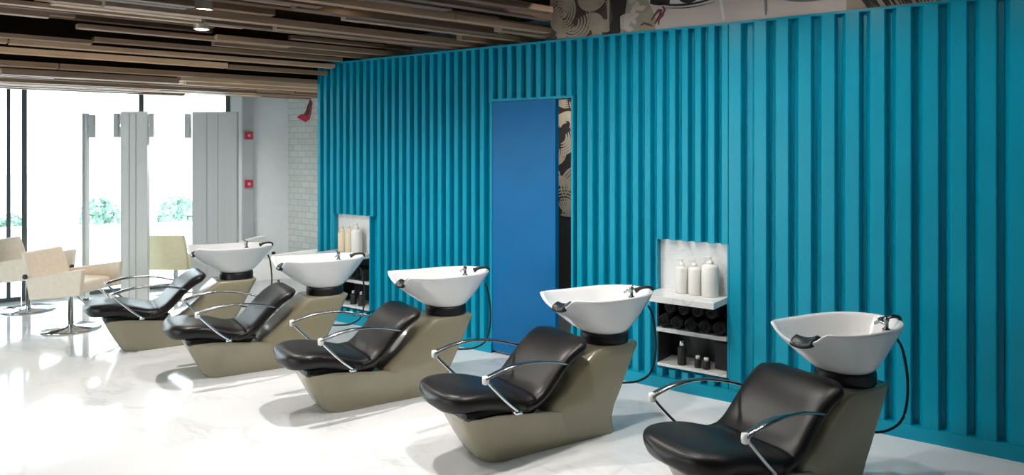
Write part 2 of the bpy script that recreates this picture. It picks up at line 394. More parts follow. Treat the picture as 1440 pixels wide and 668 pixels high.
# ------------------------------------------------------------------ shelf niches
def niche(n, label, bottle_specs, label_b, towel_label, first):
    x0, x1 = n; dp = 0.26
    t = thing('wall_shelf', label, 'shelf', ((x0 + x1) / 2, WY + 0.15, NZ0), 0)
    h = (x1 - x0) / 2; ox = (x0 + x1) / 2; oy = WY + 0.15; oz = NZ0
    def b(*a): return bx(a[0] - ox, a[1] - ox, a[2] - oy, a[3] - oy, a[4] - oz, a[5] - oz)
    o = obj('back_panel', b(x0 + 0.002, x1 - 0.002, WY + 0.055, WY + 0.075, 0.735, NZ1 - 0.002), M['shelf_marble'], t); o['label'] = 'veined white marble back panel'
    o = obj('shelf_board', b(x0 + 0.002, x1 - 0.002, WY - 0.25, WY + 0.14, 0.690, 0.735), M['shelf_marble'], t, bevel=0.003); o['label'] = 'thick white marble top shelf'
    obj('shelf_board', b(x0 + 0.002, x1 - 0.002, WY - 0.02, WY + 0.26, 0.425, 0.455), M['shelf_marble'], t, bevel=0.002)
    obj('shelf_board', b(x0 + 0.002, x1 - 0.002, WY - 0.005, WY + 0.26, NZ0, NZ0 + 0.022), M['shelf_marble'], t, bevel=0.002)
    bm = bmesh.new()
    for a in ((x0 + 0.002, x1 - 0.002, WY + 0.26, WY + 0.27, NZ0 + 0.022, 0.69), (x0 + 0.002, x0 + 0.008, WY + 0.01, WY + 0.26, NZ0 + 0.022, 0.425),
              (x1 - 0.008, x1 - 0.002, WY + 0.01, WY + 0.26, NZ0 + 0.022, 0.425), (x0 + 0.002, x0 + 0.008, WY + 0.01, WY + 0.26, 0.455, 0.69), (x1 - 0.008, x1 - 0.002, WY + 0.01, WY + 0.26, 0.455, 0.69)):
        box(bm, a[0] - ox, a[1] - ox, a[2] - oy, a[3] - oy, a[4] - oz, a[5] - oz)
    o = obj('lining', bm, M['black'], t); o['label'] = 'black lining of the two lower compartments'
    return t
niche(N1, 'recessed marble shelf unit in teal wall behind the second basin', None, None, None, True)
niche(N2, 'recessed marble shelf unit in teal wall between the two nearest basins', None, None, None, False)

def bottle(x, y, z, hgt, r, label, m, group, pump=True):
    t = thing('pump_bottle' if pump else 'bottle', label, 'bottle', (x, y, z), random.uniform(-0.3, 0.3), group)
    bm = bmesh.new(); hb = hgt * 0.80
    lathe(bm, [(r * 0.93, 0), (r, 0.006), (r, hb * 0.9), (r * 0.93, hb * 0.96), (r * 0.5, hb), (r * 0.38, hb + 0.004)], n=20); obj('bottle_body', bm, m, t, smooth=True)
    bm = bmesh.new(); lathe(bm, [(r * 0.42, hb), (r * 0.42, hb + 0.022), (r * 0.2, hb + 0.024), (r * 0.14, hgt - 0.008), (r * 0.3, hgt - 0.007), (r * 0.3, hgt)], n=14)
    tube(bm, [(0, 0, hgt - 0.004), (-r * 0.55, -r * 0.2, hgt - 0.004), (-r * 0.9, -r * 0.35, hgt - 0.014)], 0.005, 6)
    obj('pump', bm, m, t, smooth=True)
    return t
ZS = 0.736
bottle(-2.265, 5.160, ZS, 0.245, 0.046, 'tall white bottle, leftmost of three on the near marble shelf', M['plastic'], 'white bottles on the near shelf')
bottle(-2.165, 5.160, ZS, 0.250, 0.047, 'tall white bottle in the middle of three on the near marble shelf', M['plastic'], 'white bottles on the near shelf')
bottle(-2.050, 5.160, ZS, 0.285, 0.060, 'largest white bottle, rightmost of three on the near marble shelf', M['plastic'], 'white bottles on the near shelf')
bottle(-5.97, 5.165, ZS, 0.25, 0.046, 'slim cream bottle, leftmost on the far marble shelf', M['cream_plastic'], 'bottles on the far shelf')
bottle(-5.865, 5.165, ZS, 0.26, 0.046, 'cream white bottle in the middle of the far marble shelf', M['cream_plastic'], 'bottles on the far shelf')
bottle(-5.75, 5.160, ZS, 0.30, 0.056, 'biggest pale bottle, rightmost on the far marble shelf', M['plastic'], 'bottles on the far shelf')

def rolled_towel(x, y, z, r, L, label, group):
    bm = bmesh.new(); rings = []
    for i in range(9):
        yy = -L / 2 + L * i / 8; e = 1 - 0.10 * abs(i - 4) / 4
        rings.append([((r * e * (1 + 0.07 * math.sin(3 * a + i)) * math.cos(a)), yy, r + r * e * (1 + 0.06 * math.cos(4 * a + i)) * math.sin(a)) for a in [2 * PI * k / 18 for k in range(18)]])
    loft(bm, rings)
    # spiral ridge on the front end
    tube(bm, [(r * 0.85 * (1 - k / 22) * math.cos(k * 0.8), -L / 2 - 0.004, r + r * 0.85 * (1 - k / 22) * math.sin(k * 0.8)) for k in range(20)], 0.006, 5)
    o = obj('rolled_towel', bm, M['towel'], smooth=True); o.location = (x, y, z)
    return tag(o, label, 'towel', group)
pos_w = ['leftmost', 'second from the left', 'third from the left', 'fourth from the left', 'rightmost']
for k in range(5):
    rolled_towel(-2.42 + 0.107 * k, 5.285, 0.456, 0.050, 0.22, 'rolled black towel, %s in the lower row on the near middle shelf' % pos_w[k], 'towels in the near shelf unit')
for k in range(4):
    rolled_towel(-2.366 + 0.107 * k, 5.285, 0.456 + 0.112, 0.046, 0.22, 'rolled black towel, %s in the upper row on the near middle shelf' % (pos_w[:3] + ['rightmost'])[k], 'towels in the near shelf unit')
for k in range(3):
    rolled_towel(-5.93 + 0.13 * k, 5.285, 0.456, 0.058, 0.22, 'rolled black towel, %s on the far middle shelf' % ['leftmost', 'middle', 'rightmost'][k], 'towels in the far shelf unit')
def jar(x, y, z, r, h, label, group, capm):
    t = thing('product_jar', label, 'jar', (x, y, z), 0, group)
    bm = bmesh.new(); lathe(bm, [(r * 0.95, 0), (r, 0.004), (r, h * 0.7), (r * 0.9, h * 0.72)], n=16); obj('jar_body', bm, M['black'], t, smooth=True)
    bm = bmesh.new(); lathe(bm, [(r * 0.6, h * 0.72), (r * 0.6, h - 0.003), (r * 0.55, h)], n=16); obj('lid', bm, capm, t, smooth=True)
for (x, h, r, cm, l) in ((-2.30, 0.175, 0.033, M['chrome'], 'black jar with bright metal lid on the near bottom shelf, leftmost'), (-2.175, 0.085, 0.026, M['plastic'], 'small black jar with white lid on the near bottom shelf'),
                      (-2.11, 0.080, 0.030, M['plastic'], 'small black jar with white lid, right of its twin on the near bottom shelf')):
    jar(x, 5.24, NZ0 + 0.023, r, h, l, 'jars on the near bottom shelf', cm)
bm = bmesh.new(); box(bm, -0.06, 0.06, -0.07, 0.07, 0, 0.20); o = obj('storage_box', bm, M['black'], bevel=0.006); o.location = (-2.0, 5.34, NZ0 + 0.023)
tag(o, 'upright black storage box at the right of the near bottom shelf', 'box')
for x, l in ((-5.9, 'small black jar with metal lid, left on the far bottom shelf'), (-5.78, 'small black jar with metal lid, right on the far bottom shelf')):
    jar(x, 5.25, NZ0 + 0.023, 0.034, 0.14, l, 'jars on the far bottom shelf', M['chrome'])

# ------------------------------------------------------------------ far window wall
WT = 2.95
def wbox(bm, s0, s1, o0, o1, z0, z1):   # o = outward offset
    m_ = Matrix.Translation(W0) @ Matrix.Rotation(WANG, 4, 'Z')
    box(bm, s0, s1, o0, o1, z0, z1, mtx=m_)
edges = [S_A, -5.0, -3.4, -1.9, -0.6, 0.745, 1.98, 3.02]
PX = {'a': 0.745}
for i, s in enumerate(edges):
    bm = bmesh.new(); wbox(bm, s - 0.027, s + 0.027, -0.02, 0.10, 0, WT); struct('trim_%d' % (i + 2), bm, M['mullion'])
names = 1
for a, b in zip(edges, edges[1:]):
    bm = bmesh.new(); wbox(bm, a + 0.033, b - 0.033, 0.03, 0.042, 0.05, WT - 0.03); g = struct('window_%d' % names, bm, M['glass'])
    bm = bmesh.new(); wbox(bm, a + 0.033, b - 0.033, 0.0, 0.07, 0.0, 0.05); wbox(bm, a + 0.033, b - 0.033, 0.0, 0.07, WT - 0.03, WT); obj('window_frame', bm, M['mullion'], g)
    if abs(a - (-0.6)) < 0.01:
        bm = bmesh.new(); wbox(bm, b - 0.175, b - 0.135, 0.0, 0.07, 0.05, WT - 0.03); obj('door_stile', bm, M['mullion'], g)
    names += 1
bm = bmesh.new(); wbox(bm, S_A, S_CORNER, -0.02, 0.12, WT, CEIL); struct('trim_10', bm, M['mullion'])
bm = bmesh.new(); wbox(bm, 3.053, 3.19, -0.04, 0.12, 0, WT); struct('trim_11', bm, M['white'])
bm = bmesh.new(); wbox(bm, 3.19, 3.33, -0.10, 0.12, 0, WT); struct('trim_12', bm, M['grey_wall'])
bm = bmesh.new(); wbox(bm, 3.33, S_CORNER + 0.1, 0.0, 0.12, 0, WT); struct('wall_left', bm, M['white'])

for z, l in ((1.955, 'upper of two small red alarm boxes on the grey window post'), (1.31, 'lower of two small red alarm boxes on the grey window post')):
    t = thing('alarm_box', l, 'alarm', win(3.265, 0.10, z), WANG)
    obj('housing', bx(-0.052, 0.052, -0.04, 0.0, -0.05, 0.05), M['red'], t, bevel=0.006)
    obj('call_button', bx(-0.018, 0.018, -0.048, -0.04, -0.018, 0.018), M['mural_pink'], t, bevel=0.002)

# small red bird on the tiled wall
t = thing('bird_decal', 'small dark red bird figure high on the pale tiled wall', 'decoration', (-8.34, 6.555, 2.24), 0)
bm = bmesh.new()
body = [(-0.16, -0.03), (-0.08, -0.06), (0.02, -0.10), (0.10, -0.06), (0.13, 0.02), (0.16, 0.16), (0.11, 0.20), (0.07, 0.10), (0.0, 0.02), (-0.10, 0.0)]
flat_poly(bm, body, 0.0, 0.012); obj('body', bm, M['red'], t)
bm = bmesh.new(); flat_poly(bm, [(0.02, -0.02), (0.10, 0.0), (0.15, 0.20), (0.08, 0.13)], -0.013, 0.008); obj('wing', bm, M['ink_brown'], t)

# side glazing behind and left of the camera (daylight side of the salon)
k = 13
bm = bmesh.new()
SW = [(-10.5, -9.2), (-7.7, -6.3), (-6.1, -4.7)]      # side windows
px_ = -12.7
for a, b in SW:
    box(bm, px_, a, YB - 0.08, YB + 0.04, 0, CEIL); box(bm, a, b, YB - 0.08, YB + 0.04, 0, 0.35); box(bm, a, b, YB - 0.08, YB + 0.04, 2.35, CEIL); px_ = b
box(bm, px_, XR, YB - 0.08, YB + 0.04, 0, CEIL); struct('wall_side', bm, M['grey_wall'])
for a, b in SW:
    g = struct('window_%d' % names, bx(a, b, YB - 0.026, YB - 0.014, 0.35, 2.35), M['glass']); names += 1
    bm = bmesh.new()
    for q in (a, b - 0.05): box(bm, q, q + 0.05, YB - 0.05, YB + 0.01, 0.35, 2.35)
    obj('window_frame', bm, M['mullion'], g)

# ------------------------------------------------------------------ hanging slat ceiling
SD = Vector((0.2227, 0.9748, 0)); SN = Vector((-0.9748, 0.2227, 0)); SANG = math.atan2(SD.y, SD.x)
slat_root = thing('slatted_ceiling', 'suspended ceiling of long brown wooden slats over the salon floor', 'slatted ceiling', (-6.0, 1.0, 2.9), SANG)
INV = (Matrix.Translation(Vector((-6.0, 1.0, 2.9))) @ Matrix.Rotation(SANG, 4, 'Z')).inverted()
def slat_box(bm, v, s0, s1, z, wdt, hgt):
    m_ = INV @ Matrix.Translation(SN * v + Vector((0, 0, z))) @ Matrix.Rotation(SANG, 4, 'Z')
    box(bm, s0, s1, -wdt / 2, wdt / 2, 0, hgt, mtx=m_)
def s_at_y(v, y): return (y - 0.2227 * v) / 0.9748
def zlow(v):
    if v < 6.82: return 2.70
    if v > 7.42: return 2.405
    t = (v - 6.82) / 0.6
    return 2.70 - 0.295 * t
rnd = random.Random(12)
slats = []
v = 2.2
while v < 9.5:
    far = v > 6.82
    if v < 4.45: s_end = 3.35 + max(0, v - 3.5) * 0.92
    elif not far: s_end = s_at_y(v, WY + rnd.uniform(0.25, 0.6))
    elif v < 7.45: s_end = s_at_y(v, WY - rnd.uniform(0.02, 0.06))
    else: s_end = s_at_y(v, 6.5)
    s = -1.6 - rnd.random() * 1.5
    lay = rnd.random() < 0.5
    while s < s_end - 0.05:
        L = rnd.uniform(1.3, 3.2); e = min(s + L, s_end)
        if s_end - e < 0.5: e = s_end
        dz = (0.0 if lay else 0.085) + rnd.uniform(0, 0.03)
        if far: dz = (0.0 if lay else 0.03) + rnd.uniform(0, 0.02)
        mt = rnd.choices([M['slat'], M['slat_dark'], M['slat_pale']], [5, 3, 1] if not far else [4, 1, 5])[0]  # more pale slats towards the windows, their light put into the colour
        if v > 7.2 and rnd.random() < 0.8: mt = M['slat_window_lit']  # window light on the far slats painted as paler wood
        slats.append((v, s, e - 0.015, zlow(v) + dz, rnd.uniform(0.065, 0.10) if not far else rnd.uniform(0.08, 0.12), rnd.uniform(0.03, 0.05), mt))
        lay = not lay if rnd.random() < 0.75 else lay
        s = e
    v += rnd.uniform(0.15, 0.19) if not far else rnd.uniform(0.12, 0.17)
slats.sort(key=lambda q: -(q[2] - q[1]) / (q[0] ** 1.2))
# the hundred largest as parts, the rest as one part
for q in slats[:99]:
    bm = bmesh.new(); slat_box(bm, *q[:6]); obj('slat', bm, q[6], slat_root)
bm = bmesh.new()
for q in slats[99:]: slat_box(bm, *q[:6])
o = obj('slats', bm, M['slat'], slat_root); o['kind'] = 'stuff'
bm = bmesh.new()     # cross rails the slats hang from
for s in (-1.0, 0.6, 2.2, 3.8):
    m_ = INV @ Matrix.Translation(Vector((0, 0, 2.905))) @ Matrix.Rotation(SANG, 4, 'Z')
    box(bm, s, s + 0.04, 2.2, 9.4, 0, 0.145, mtx=m_)
obj('rail', bm, M['ceil'], slat_root)
bm = bmesh.new()     # dark board over the lowered slats by the windows
m_ = INV @ Matrix.Translation(Vector((0, 0, 2.512))) @ Matrix.Rotation(SANG, 4, 'Z')
box(bm, -3.0, s_at_y(7.5, 5.1), 7.42, 9.55, 0, 0.02, mtx=m_); box(bm, s_at_y(7.5, 5.1), s_at_y(8.4, 6.4), 7.60, 9.55, 0, 0.02, mtx=m_)
box(bm, -3.0, s_at_y(7.5, 5.15), 7.40, 7.42, 0.0, 0.50, mtx=m_); box(bm, s_at_y(7.5, 5.1), s_at_y(8.4, 6.4), 7.60, 7.62, 0, 0.50, mtx=m_)
obj('soffit_board', bm, M['ceil'], slat_root)

# recessed spotlights between the slats
def spot(x, y, z, label, power, group='ceiling spotlights', cone=155):
    t = thing('ceiling_spotlight', label, 'spotlight', (x, y, z), 0, group)
    bm = bmesh.new(); lathe(bm, [(0.050, 0.012), (0.058, 0.0), (0.062, 0.0), (0.062, 0.07), (0.0605, CEIL - z)], n=20); obj('lamp_housing', bm, M['lamp_rim'], t, smooth=False)
    bm = bmesh.new(); lathe(bm, [(0.046, -0.002), (0.046, 0.006)], n=20); obj('lamp_lens', bm, M['lamp_on'], t)
    ld = bpy.data.lights.new('spot_lamp', 'SPOT'); ld.energy = power; ld.spot_size = R(cone); ld.spot_blend = 0.9; ld.shadow_soft_size = 0.06; ld.color = (1.0, 0.965, 0.92)
    lo = bpy.data.objects.new('spot_lamp', ld); C.objects.link(lo); lo.parent = t; lo.location = (0, 0, -0.012)
    return t
spot(-5.68, 3.43, 2.76, 'bright yellow ceiling spotlight among the slats, left of centre', DOWNLIGHT_W)
spot(-4.86, 2.95, 2.76, 'white ceiling spotlight near the top edge above the slats', DOWNLIGHT_W)
spot(-7.97, 4.74, 2.47, 'dim yellow ceiling spotlight low near the windows', DOWNLIGHT_W * 0.9)
spot(-3.87, 3.46, 2.76, 'small ceiling spotlight above the middle shampoo chair', DOWNLIGHT_W)
# unseen lamps of the same kind, added to light the near floor
for x, y in ((-2.3, 3.1), (-3.6, 1.6), (-5.6, 1.2)):
    spot(x, y, 2.90, 'unseen ceiling spotlight added to light the near salon floor', DOWNLIGHT_W * 0.8)
for x, y, p in ((-2.3, 4.15, 0.45), (-1.3, 4.25, 0.32), (-0.3, 4.2, 0.10)):  # unseen lamps added to brighten the upper teal wall and the mural
    spot(x, y, 3.0, 'unseen ceiling spotlight added to wash the teal wall', DOWNLIGHT_W * p, cone=175)

spot(-3.55, 5.62, 2.6, 'ceiling spotlight in the dark room behind the blue door', 35)

# ------------------------------------------------------------------ shampoo chair (backwash unit)
def sweep_pad(path, widths, thick, nx=12, p=3.0):
    """upholstered pad: path (y,z) centre line, half widths, half thickness"""
    bm = bmesh.new(); rings = []
    n = len(path)
    for i, (y, z) in enumerate(path):
        a = path[max(0, i - 1)]; b = path[min(n - 1, i + 1)]
        ty, tz = b[0] - a[0], b[1] - a[1]; q = math.hypot(ty, tz); ny, nz = -tz / q, ty / q
        hw, th = widths[i], thick[i]; ring = []
        for k in range(24):
            t = 2 * PI * k / 24; c, s = math.cos(t), math.sin(t)
            u = hw * sgn(c) * abs(c) ** (2 / 5.0); v_ = th * sgn(s) * abs(s) ** (2 / 2.6)
            v_ -= 0.010 * (1 - (u / max(hw, 1e-4)) ** 2) * (1 if s > 0 else 0) * min(1, th / 0.03)   # slight dish
            ring.append((u, y + ny * v_, z + nz * v_))
        rings.append(ring)
    loft(bm, rings); return bm

def resample(path, n):
    sp = spline([(0, y, z) for y, z in path], 8); L = [0]
    for a, b in zip(sp, sp[1:]): L.append(L[-1] + (b - a).length)
    out = []; j = 0
    for k in range(n):
        d = L[-1] * k / (n - 1)
        while j < len(L) - 2 and L[j + 1] < d: j += 1
        t = (d - L[j]) / max(1e-9, L[j + 1] - L[j]); q = sp[j].lerp(sp[j + 1], min(1, t)); out.append((q.y, q.z))
    return out, L[-1]

def shampoo_chair(label, loc, rz):
    t = thing('shampoo_chair', label, 'shampoo chair', loc, rz, 'shampoo chairs along the teal wall')
    # ---- base: boat shaped plinth flowing into the pillar that carries the basin
    bm = bmesh.new(); rings = []
    N = 14
    def ztop(y):
        P = [(-1.16, 0.285), (-1.0, 0.300), (-0.8, 0.275), (-0.6, 0.245), (-0.42, 0.20), (-0.2, 0.17), (0.02, 0.16)]
        if y <= P[0][0]: return P[0][1]
        for (a, za), (b, zb) in zip(P, P[1:]):
            if y <= b: return za + (zb - za) * (y - a) / (b - a)
        return P[-1][1]
    top = roundrect(-0.215, 0.215, -1.145, -0.07, 0.10, 0, 6); bot = roundrect(-0.16, 0.16, -0.985, -0.075, 0.11, 0, 6)
    def densify(P):          # extra points down the long sides
        out = []
        for i, p in enumerate(P):
            q = P[(i + 1) % len(P)]; out.append(p)
            if abs(q[1] - p[1]) > 0.4: out += [tuple(p[j] + (q[j] - p[j]) * k / 10 for j in range(3)) for k in range(1, 10)]
        return out
    top, bot = densify(top), densify(bot)
    def sq(y): return 1 - 0.30 * min(1, max(0, (y + 0.75) / 0.40)) ** 1.5
    top = [(p[0] * sq(p[1]), p[1], 0) for p in top]
    for k in range(9):
        f = k / 8; g = f ** 0.85
        rings.append([(b[0] + (a[0] - b[0]) * f ** 0.9, b[1] + (a[1] - b[1]) * g, ztop(a[1]) * f) for a, b in zip(top, bot)])
    loft(bm, rings)
    # pillar
    rings = []
    prof = [  # z, y front, y rear, half width
        (0.00, -0.52, -0.040, 0.163), (0.10, -0.56, -0.058, 0.166), (0.18, -0.60, -0.045, 0.178), (0.25, -0.575, -0.005, 0.178),
        (0.32, -0.475, 0.035, 0.175), (0.40, -0.385, 0.080, 0.173), (0.48, -0.29, 0.120, 0.172), (0.53, -0.225, 0.150, 0.172), (0.545, -0.205, 0.152, 0.165)]
    for z, ya, yb_, hw in prof: rings.append(roundrect(-hw, hw, ya, yb_, 0.055, z, 5))
    loft(bm, rings)
    obj('base', bm, M['beige'], t, smooth=True, bevel=0.006)
    # ---- seat
    path, L = resample([(-1.285, 0.375), (-1.22, 0.392), (-1.10, 0.395), (-0.98, 0.378), (-0.88, 0.352), (-0.79, 0.330), (-0.715, 0.335)], 22)
    W_, T_ = [], []
    for i in range(22):
        d = L * i / 21
        W_.append(0.255 * (max(0.0, 1 - max(0, (0.17 - d) / 0.17) ** 2.4)) ** 0.5 + 0.006)
        T_.append(0.012 + (0.050 if d < 0.35 else 0.050 - 0.012 * (d - 0.35) / 0.25) * (1 - max(0, (0.07 - d) / 0.07) ** 2) ** 0.5)
    obj('seat', sweep_pad(path, W_, T_), M['leather'], t, smooth=True)
    # ---- backrest
    path, L = resample([(-0.785, 0.318), (-0.71, 0.335), (-0.645, 0.372), (-0.585, 0.432), (-0.525, 0.495), (-0.455, 0.556), (-0.375, 0.602), (-0.318, 0.624)], 24)
    W_, T_ = [], []
    for i in range(24):
        d = L * i / 23; r = L - d
        W_.append(0.270 - 0.014 * math.sin(PI * i / 23) - (0.075 * max(0, (0.07 - r) / 0.07) ** 2))
        T_.append(0.022 + 0.022 * min(1, r / 0.06))
    obj('backrest', sweep_pad(path, W_, T_), M['leather'], t, smooth=True)
    # seat pan joining pad and base, and carrier of the backrest
    bm = bmesh.new(); rr = []
    for y0, y1, hw, z in ((-1.10, -0.66, 0.17, 0.235), (-1.15, -0.62, 0.20, 0.30), (-1.15, -0.66, 0.19, 0.325)): rr.append(roundrect(-hw, hw, y0, y1, 0.05, z, 4))
    loft(bm, rr)
    tube(bm, [(0, -0.66, 0.30), (0, -0.55, 0.40), (0, -0.42, 0.52), (0, -0.34, 0.575)], 0.02, 8, 4.0, up=(0, 1, 1))
    obj('seat_pan', bm, M['rubber'], t)
    # ---- arms
    for sx in (1, -1):
        pt = spline([(0.275 * sx, -0.855, 0.315), (0.300 * sx, -0.94, 0.385), (0.310 * sx, -1.03, 0.475), (0.308 * sx, -1.085, 0.535)], 5)
        bm = bmesh.new(); tube(bm, pt, 0.0095, 10); bm2 = bm
        box(bm, 0.235 * sx - 0.03, 0.235 * sx + 0.05 * 1 - 0.0, -0.875, -0.835, 0.300, 0.318)
        obj('arm_post', bm, M['chrome'], t, smooth=True, bevel=0.0)
        bm = bmesh.new(); lathe(bm, [(0.008, -0.026), (0.018, -0.020), (0.020, 0.0), (0.018, 0.018), (0.008, 0.022)], n=14)
        bmesh.ops.translate(bm, verts=bm.verts, vec=(0.308 * sx, -1.088, 0.540)); o = obj('arm_joint', bm, M['plastic'], t, smooth=True); o['label'] = 'pale knuckle joining post and armrest'
        pa = spline([(0.308 * sx, -1.095, 0.545), (0.308 * sx, -1.03, 0.563), (0.306 * sx, -0.95, 0.580), (0.302 * sx, -0.85, 0.588), (0.292 * sx, -0.72, 0.578), (0.275 * sx, -0.60, 0.553), (0.250 * sx, -0.49, 0.520)], 4)
        n = len(pa); rs = [0.011 if i < n * 0.45 else 0.011 - 0.003 * (i / n) for i in range(n)]; fl = [2.0 if i < n * 0.4 else max(1.0, 2.0 - 4.0 * (i / n - 0.4)) for i in range(n)]
        bm = bmesh.new(); tube(bm, pa, rs, 10, fl); obj('armrest', bm, M['dark_chrome'], t, smooth=True)
    # ---- basin
    ba = bmesh.new(); NB = 48
    def rimpt(a, inset=0.0):
        c, s = math.cos(a), math.sin(a)           # c>0 = rear (+y)
        xx = (0.240 - inset) * sgn(s) * abs(s) ** 0.86
        ly = (0.355 - inset) if c > 0 else (0.455 - inset)
        yy = -0.015 + ly * sgn(c) * abs(c) ** (0.95 if c > 0 else 0.62)
        z = 0.848 + 0.030 * max(0, -c) ** 1.5
        if c < 0:
            k = max(0.0, 1 - (abs(xx - 0.02) / 0.145) ** 2); z -= 0.085 * k ** 0.8
            yy += 0.055 * k * 1.0
        return Vector((xx, yy, z))
    rings = []
    A = [2 * PI * k / NB for k in range(NB)]
    bot = [Vector((0.143 * math.sin(a), -0.01 + 0.143 * math.cos(a), 0.612)) for a in A]
    for f, g in ((0.0, 0.0), (0.10, 0.16), (0.3, 0.39), (0.5, 0.585), (0.7, 0.77), (0.88, 0.925), (0.97, 0.985), (1.0, 0.995)):
        rings.append([Vector((b.x + (rimpt(a).x - b.x) * g, b.y + (rimpt(a).y - b.y) * g, b.z + (rimpt(a).z - b.z) * f)) for a, b in zip(A, bot)])
    rings.append([rimpt(a, 0.006) + Vector((0, 0, 0.006)) for a in A])
    rings.append([rimpt(a, 0.020) + Vector((0, 0, 0.004)) for a in A])
    rings.append([rimpt(a, 0.028) - Vector((0, 0, 0.010)) for a in A])
    inb = [Vector((0.10 * math.sin(a), 0.03 + 0.10 * math.cos(a), 0.655)) for a in A]
    for f, g in ((0.75, 0.86), (0.5, 0.72), (0.25, 0.5), (0.08, 0.25), (0.0, 0.0)):
        rings.append([Vector((b.x + (rimpt(a, 0.03).x - b.x) * g, b.y + (rimpt(a, 0.03).y - b.y) * g, b.z + (rimpt(a, 0.03).z - b.z) * f)) for a, b in zip(A, inb)])
    loft(ba, rings, cap0=True, cap1=True)
    basin = obj('basin', ba, M['ceramic'], t, smooth=True, recalc=True)
    bm = bmesh.new(); lathe(bm, [(0.150, 0.535), (0.156, 0.548), (0.156, 0.602), (0.146, 0.616)], cy=-0.01, n=32); obj('collar', bm, M['rubber'], basin, smooth=True)
    bm = bmesh.new(); lathe(bm, [(0.025, 0.654), (0.025, 0.660), (0.018, 0.662)], cy=0.03, n=16); obj('drain', bm, M['chrome'], basin, smooth=True)
    # neck cushion: saddle wrapped over the notch
    bm = bmesh.new(); rings = []
    for i in range(13):
        u = -0.02 + 0.13 * i / 12
        c0 = max(0.0, 1 - (abs(u - 0.02) / 0.145) ** 2); zc = 0.878 - 0.085 * c0 ** 0.8 + 0.004
        yc = -0.375 - 0.050 * (1 - (u / 0.2) ** 2) + 0.055 * c0 + 0.008
        ring = []
        for k in range(12):
            a = 2 * PI * k / 12; ring.append((u, yc - 0.004 + 0.052 * math.cos(a), zc + 0.004 + 0.026 * math.sin(a) + (0.016 * math.cos(a) if math.cos(a) < 0 else -0.02 * math.cos(a))))
        rings.append(ring)
    loft(bm, rings); obj('neck_rest', bm, M['rubber'], basin, smooth=True)
    # mixer tap on the near rim, shower head holder on the rear rim
    bm = bmesh.new(); lathe(bm, [(0.020, 0.845), (0.020, 0.858), (0.011, 0.862), (0.011, 0.895), (0.015, 0.898), (0.015, 0.915), (0.004, 0.918)], cx=0.207, cy=0.04, n=16)
    tube(bm, [(0.207, 0.04, 0.908), (0.234, 0.02, 0.925), (0.262, 0.0, 0.938)], 0.0045, 6)
    tube(bm, spline([(0.207, 0.04, 0.880), (0.17, 0.04, 0.888), (0.14, 0.04, 0.872)], 4), 0.008, 8); obj('tap', bm, M['dark_chrome'], basin, smooth=True)
    bm = bmesh.new(); tube(bm, spline([(0.11, 0.305, 0.842), (0.108, 0.302, 0.866), (0.10, 0.27, 0.876), (0.080, 0.225, 0.868), (0.065, 0.195, 0.852)], 5), [0.010] * 15 + [0.013] * 3 + [0.018] * 3, 10)
    obj('shower_head', bm, M['rubber'], basin, smooth=True)
    # hose
    bm = bmesh.new(); tube(bm, spline([(0.12, 0.26, 0.760), (0.145, 0.275, 0.70), (0.165, 0.285, 0.56), (0.165, 0.280, 0.42), (0.15, 0.25, 0.32), (0.12, 0.17, 0.275), (0.08, 0.08, 0.27), (0.06, -0.02, 0.28)], 6), 0.0075, 8)
    obj('hose', bm, M['rubber'], t, smooth=True)
    return t

specs = [
    ((-6.427, 4.251, 0), -21.2, 'black shampoo chair with white basin farthest from the viewer, nearest the windows'),
    ((-5.143, 4.264, 0), -21.4, 'black shampoo chair with white basin in front of the far marble shelf'),
    ((-3.795, 4.309, 0), -20.6, 'black shampoo chair with white basin in the middle of the row'),
    ((-2.423, 4.312, 0), -21.2, 'black shampoo chair with white basin in front of the door gap'),
    ((-0.959, 4.340, 0), -24.0, 'nearest black shampoo chair with white basin, cut by the bottom edge')]
proto = None
for loc, rz, lab in specs[::-1]:
    if proto is None: proto = shampoo_chair(lab, loc, R(rz))
    else:
        c = copy_tree(proto); c.location = loc; c.rotation_euler = (0, 0, R(rz)); c['label'] = lab

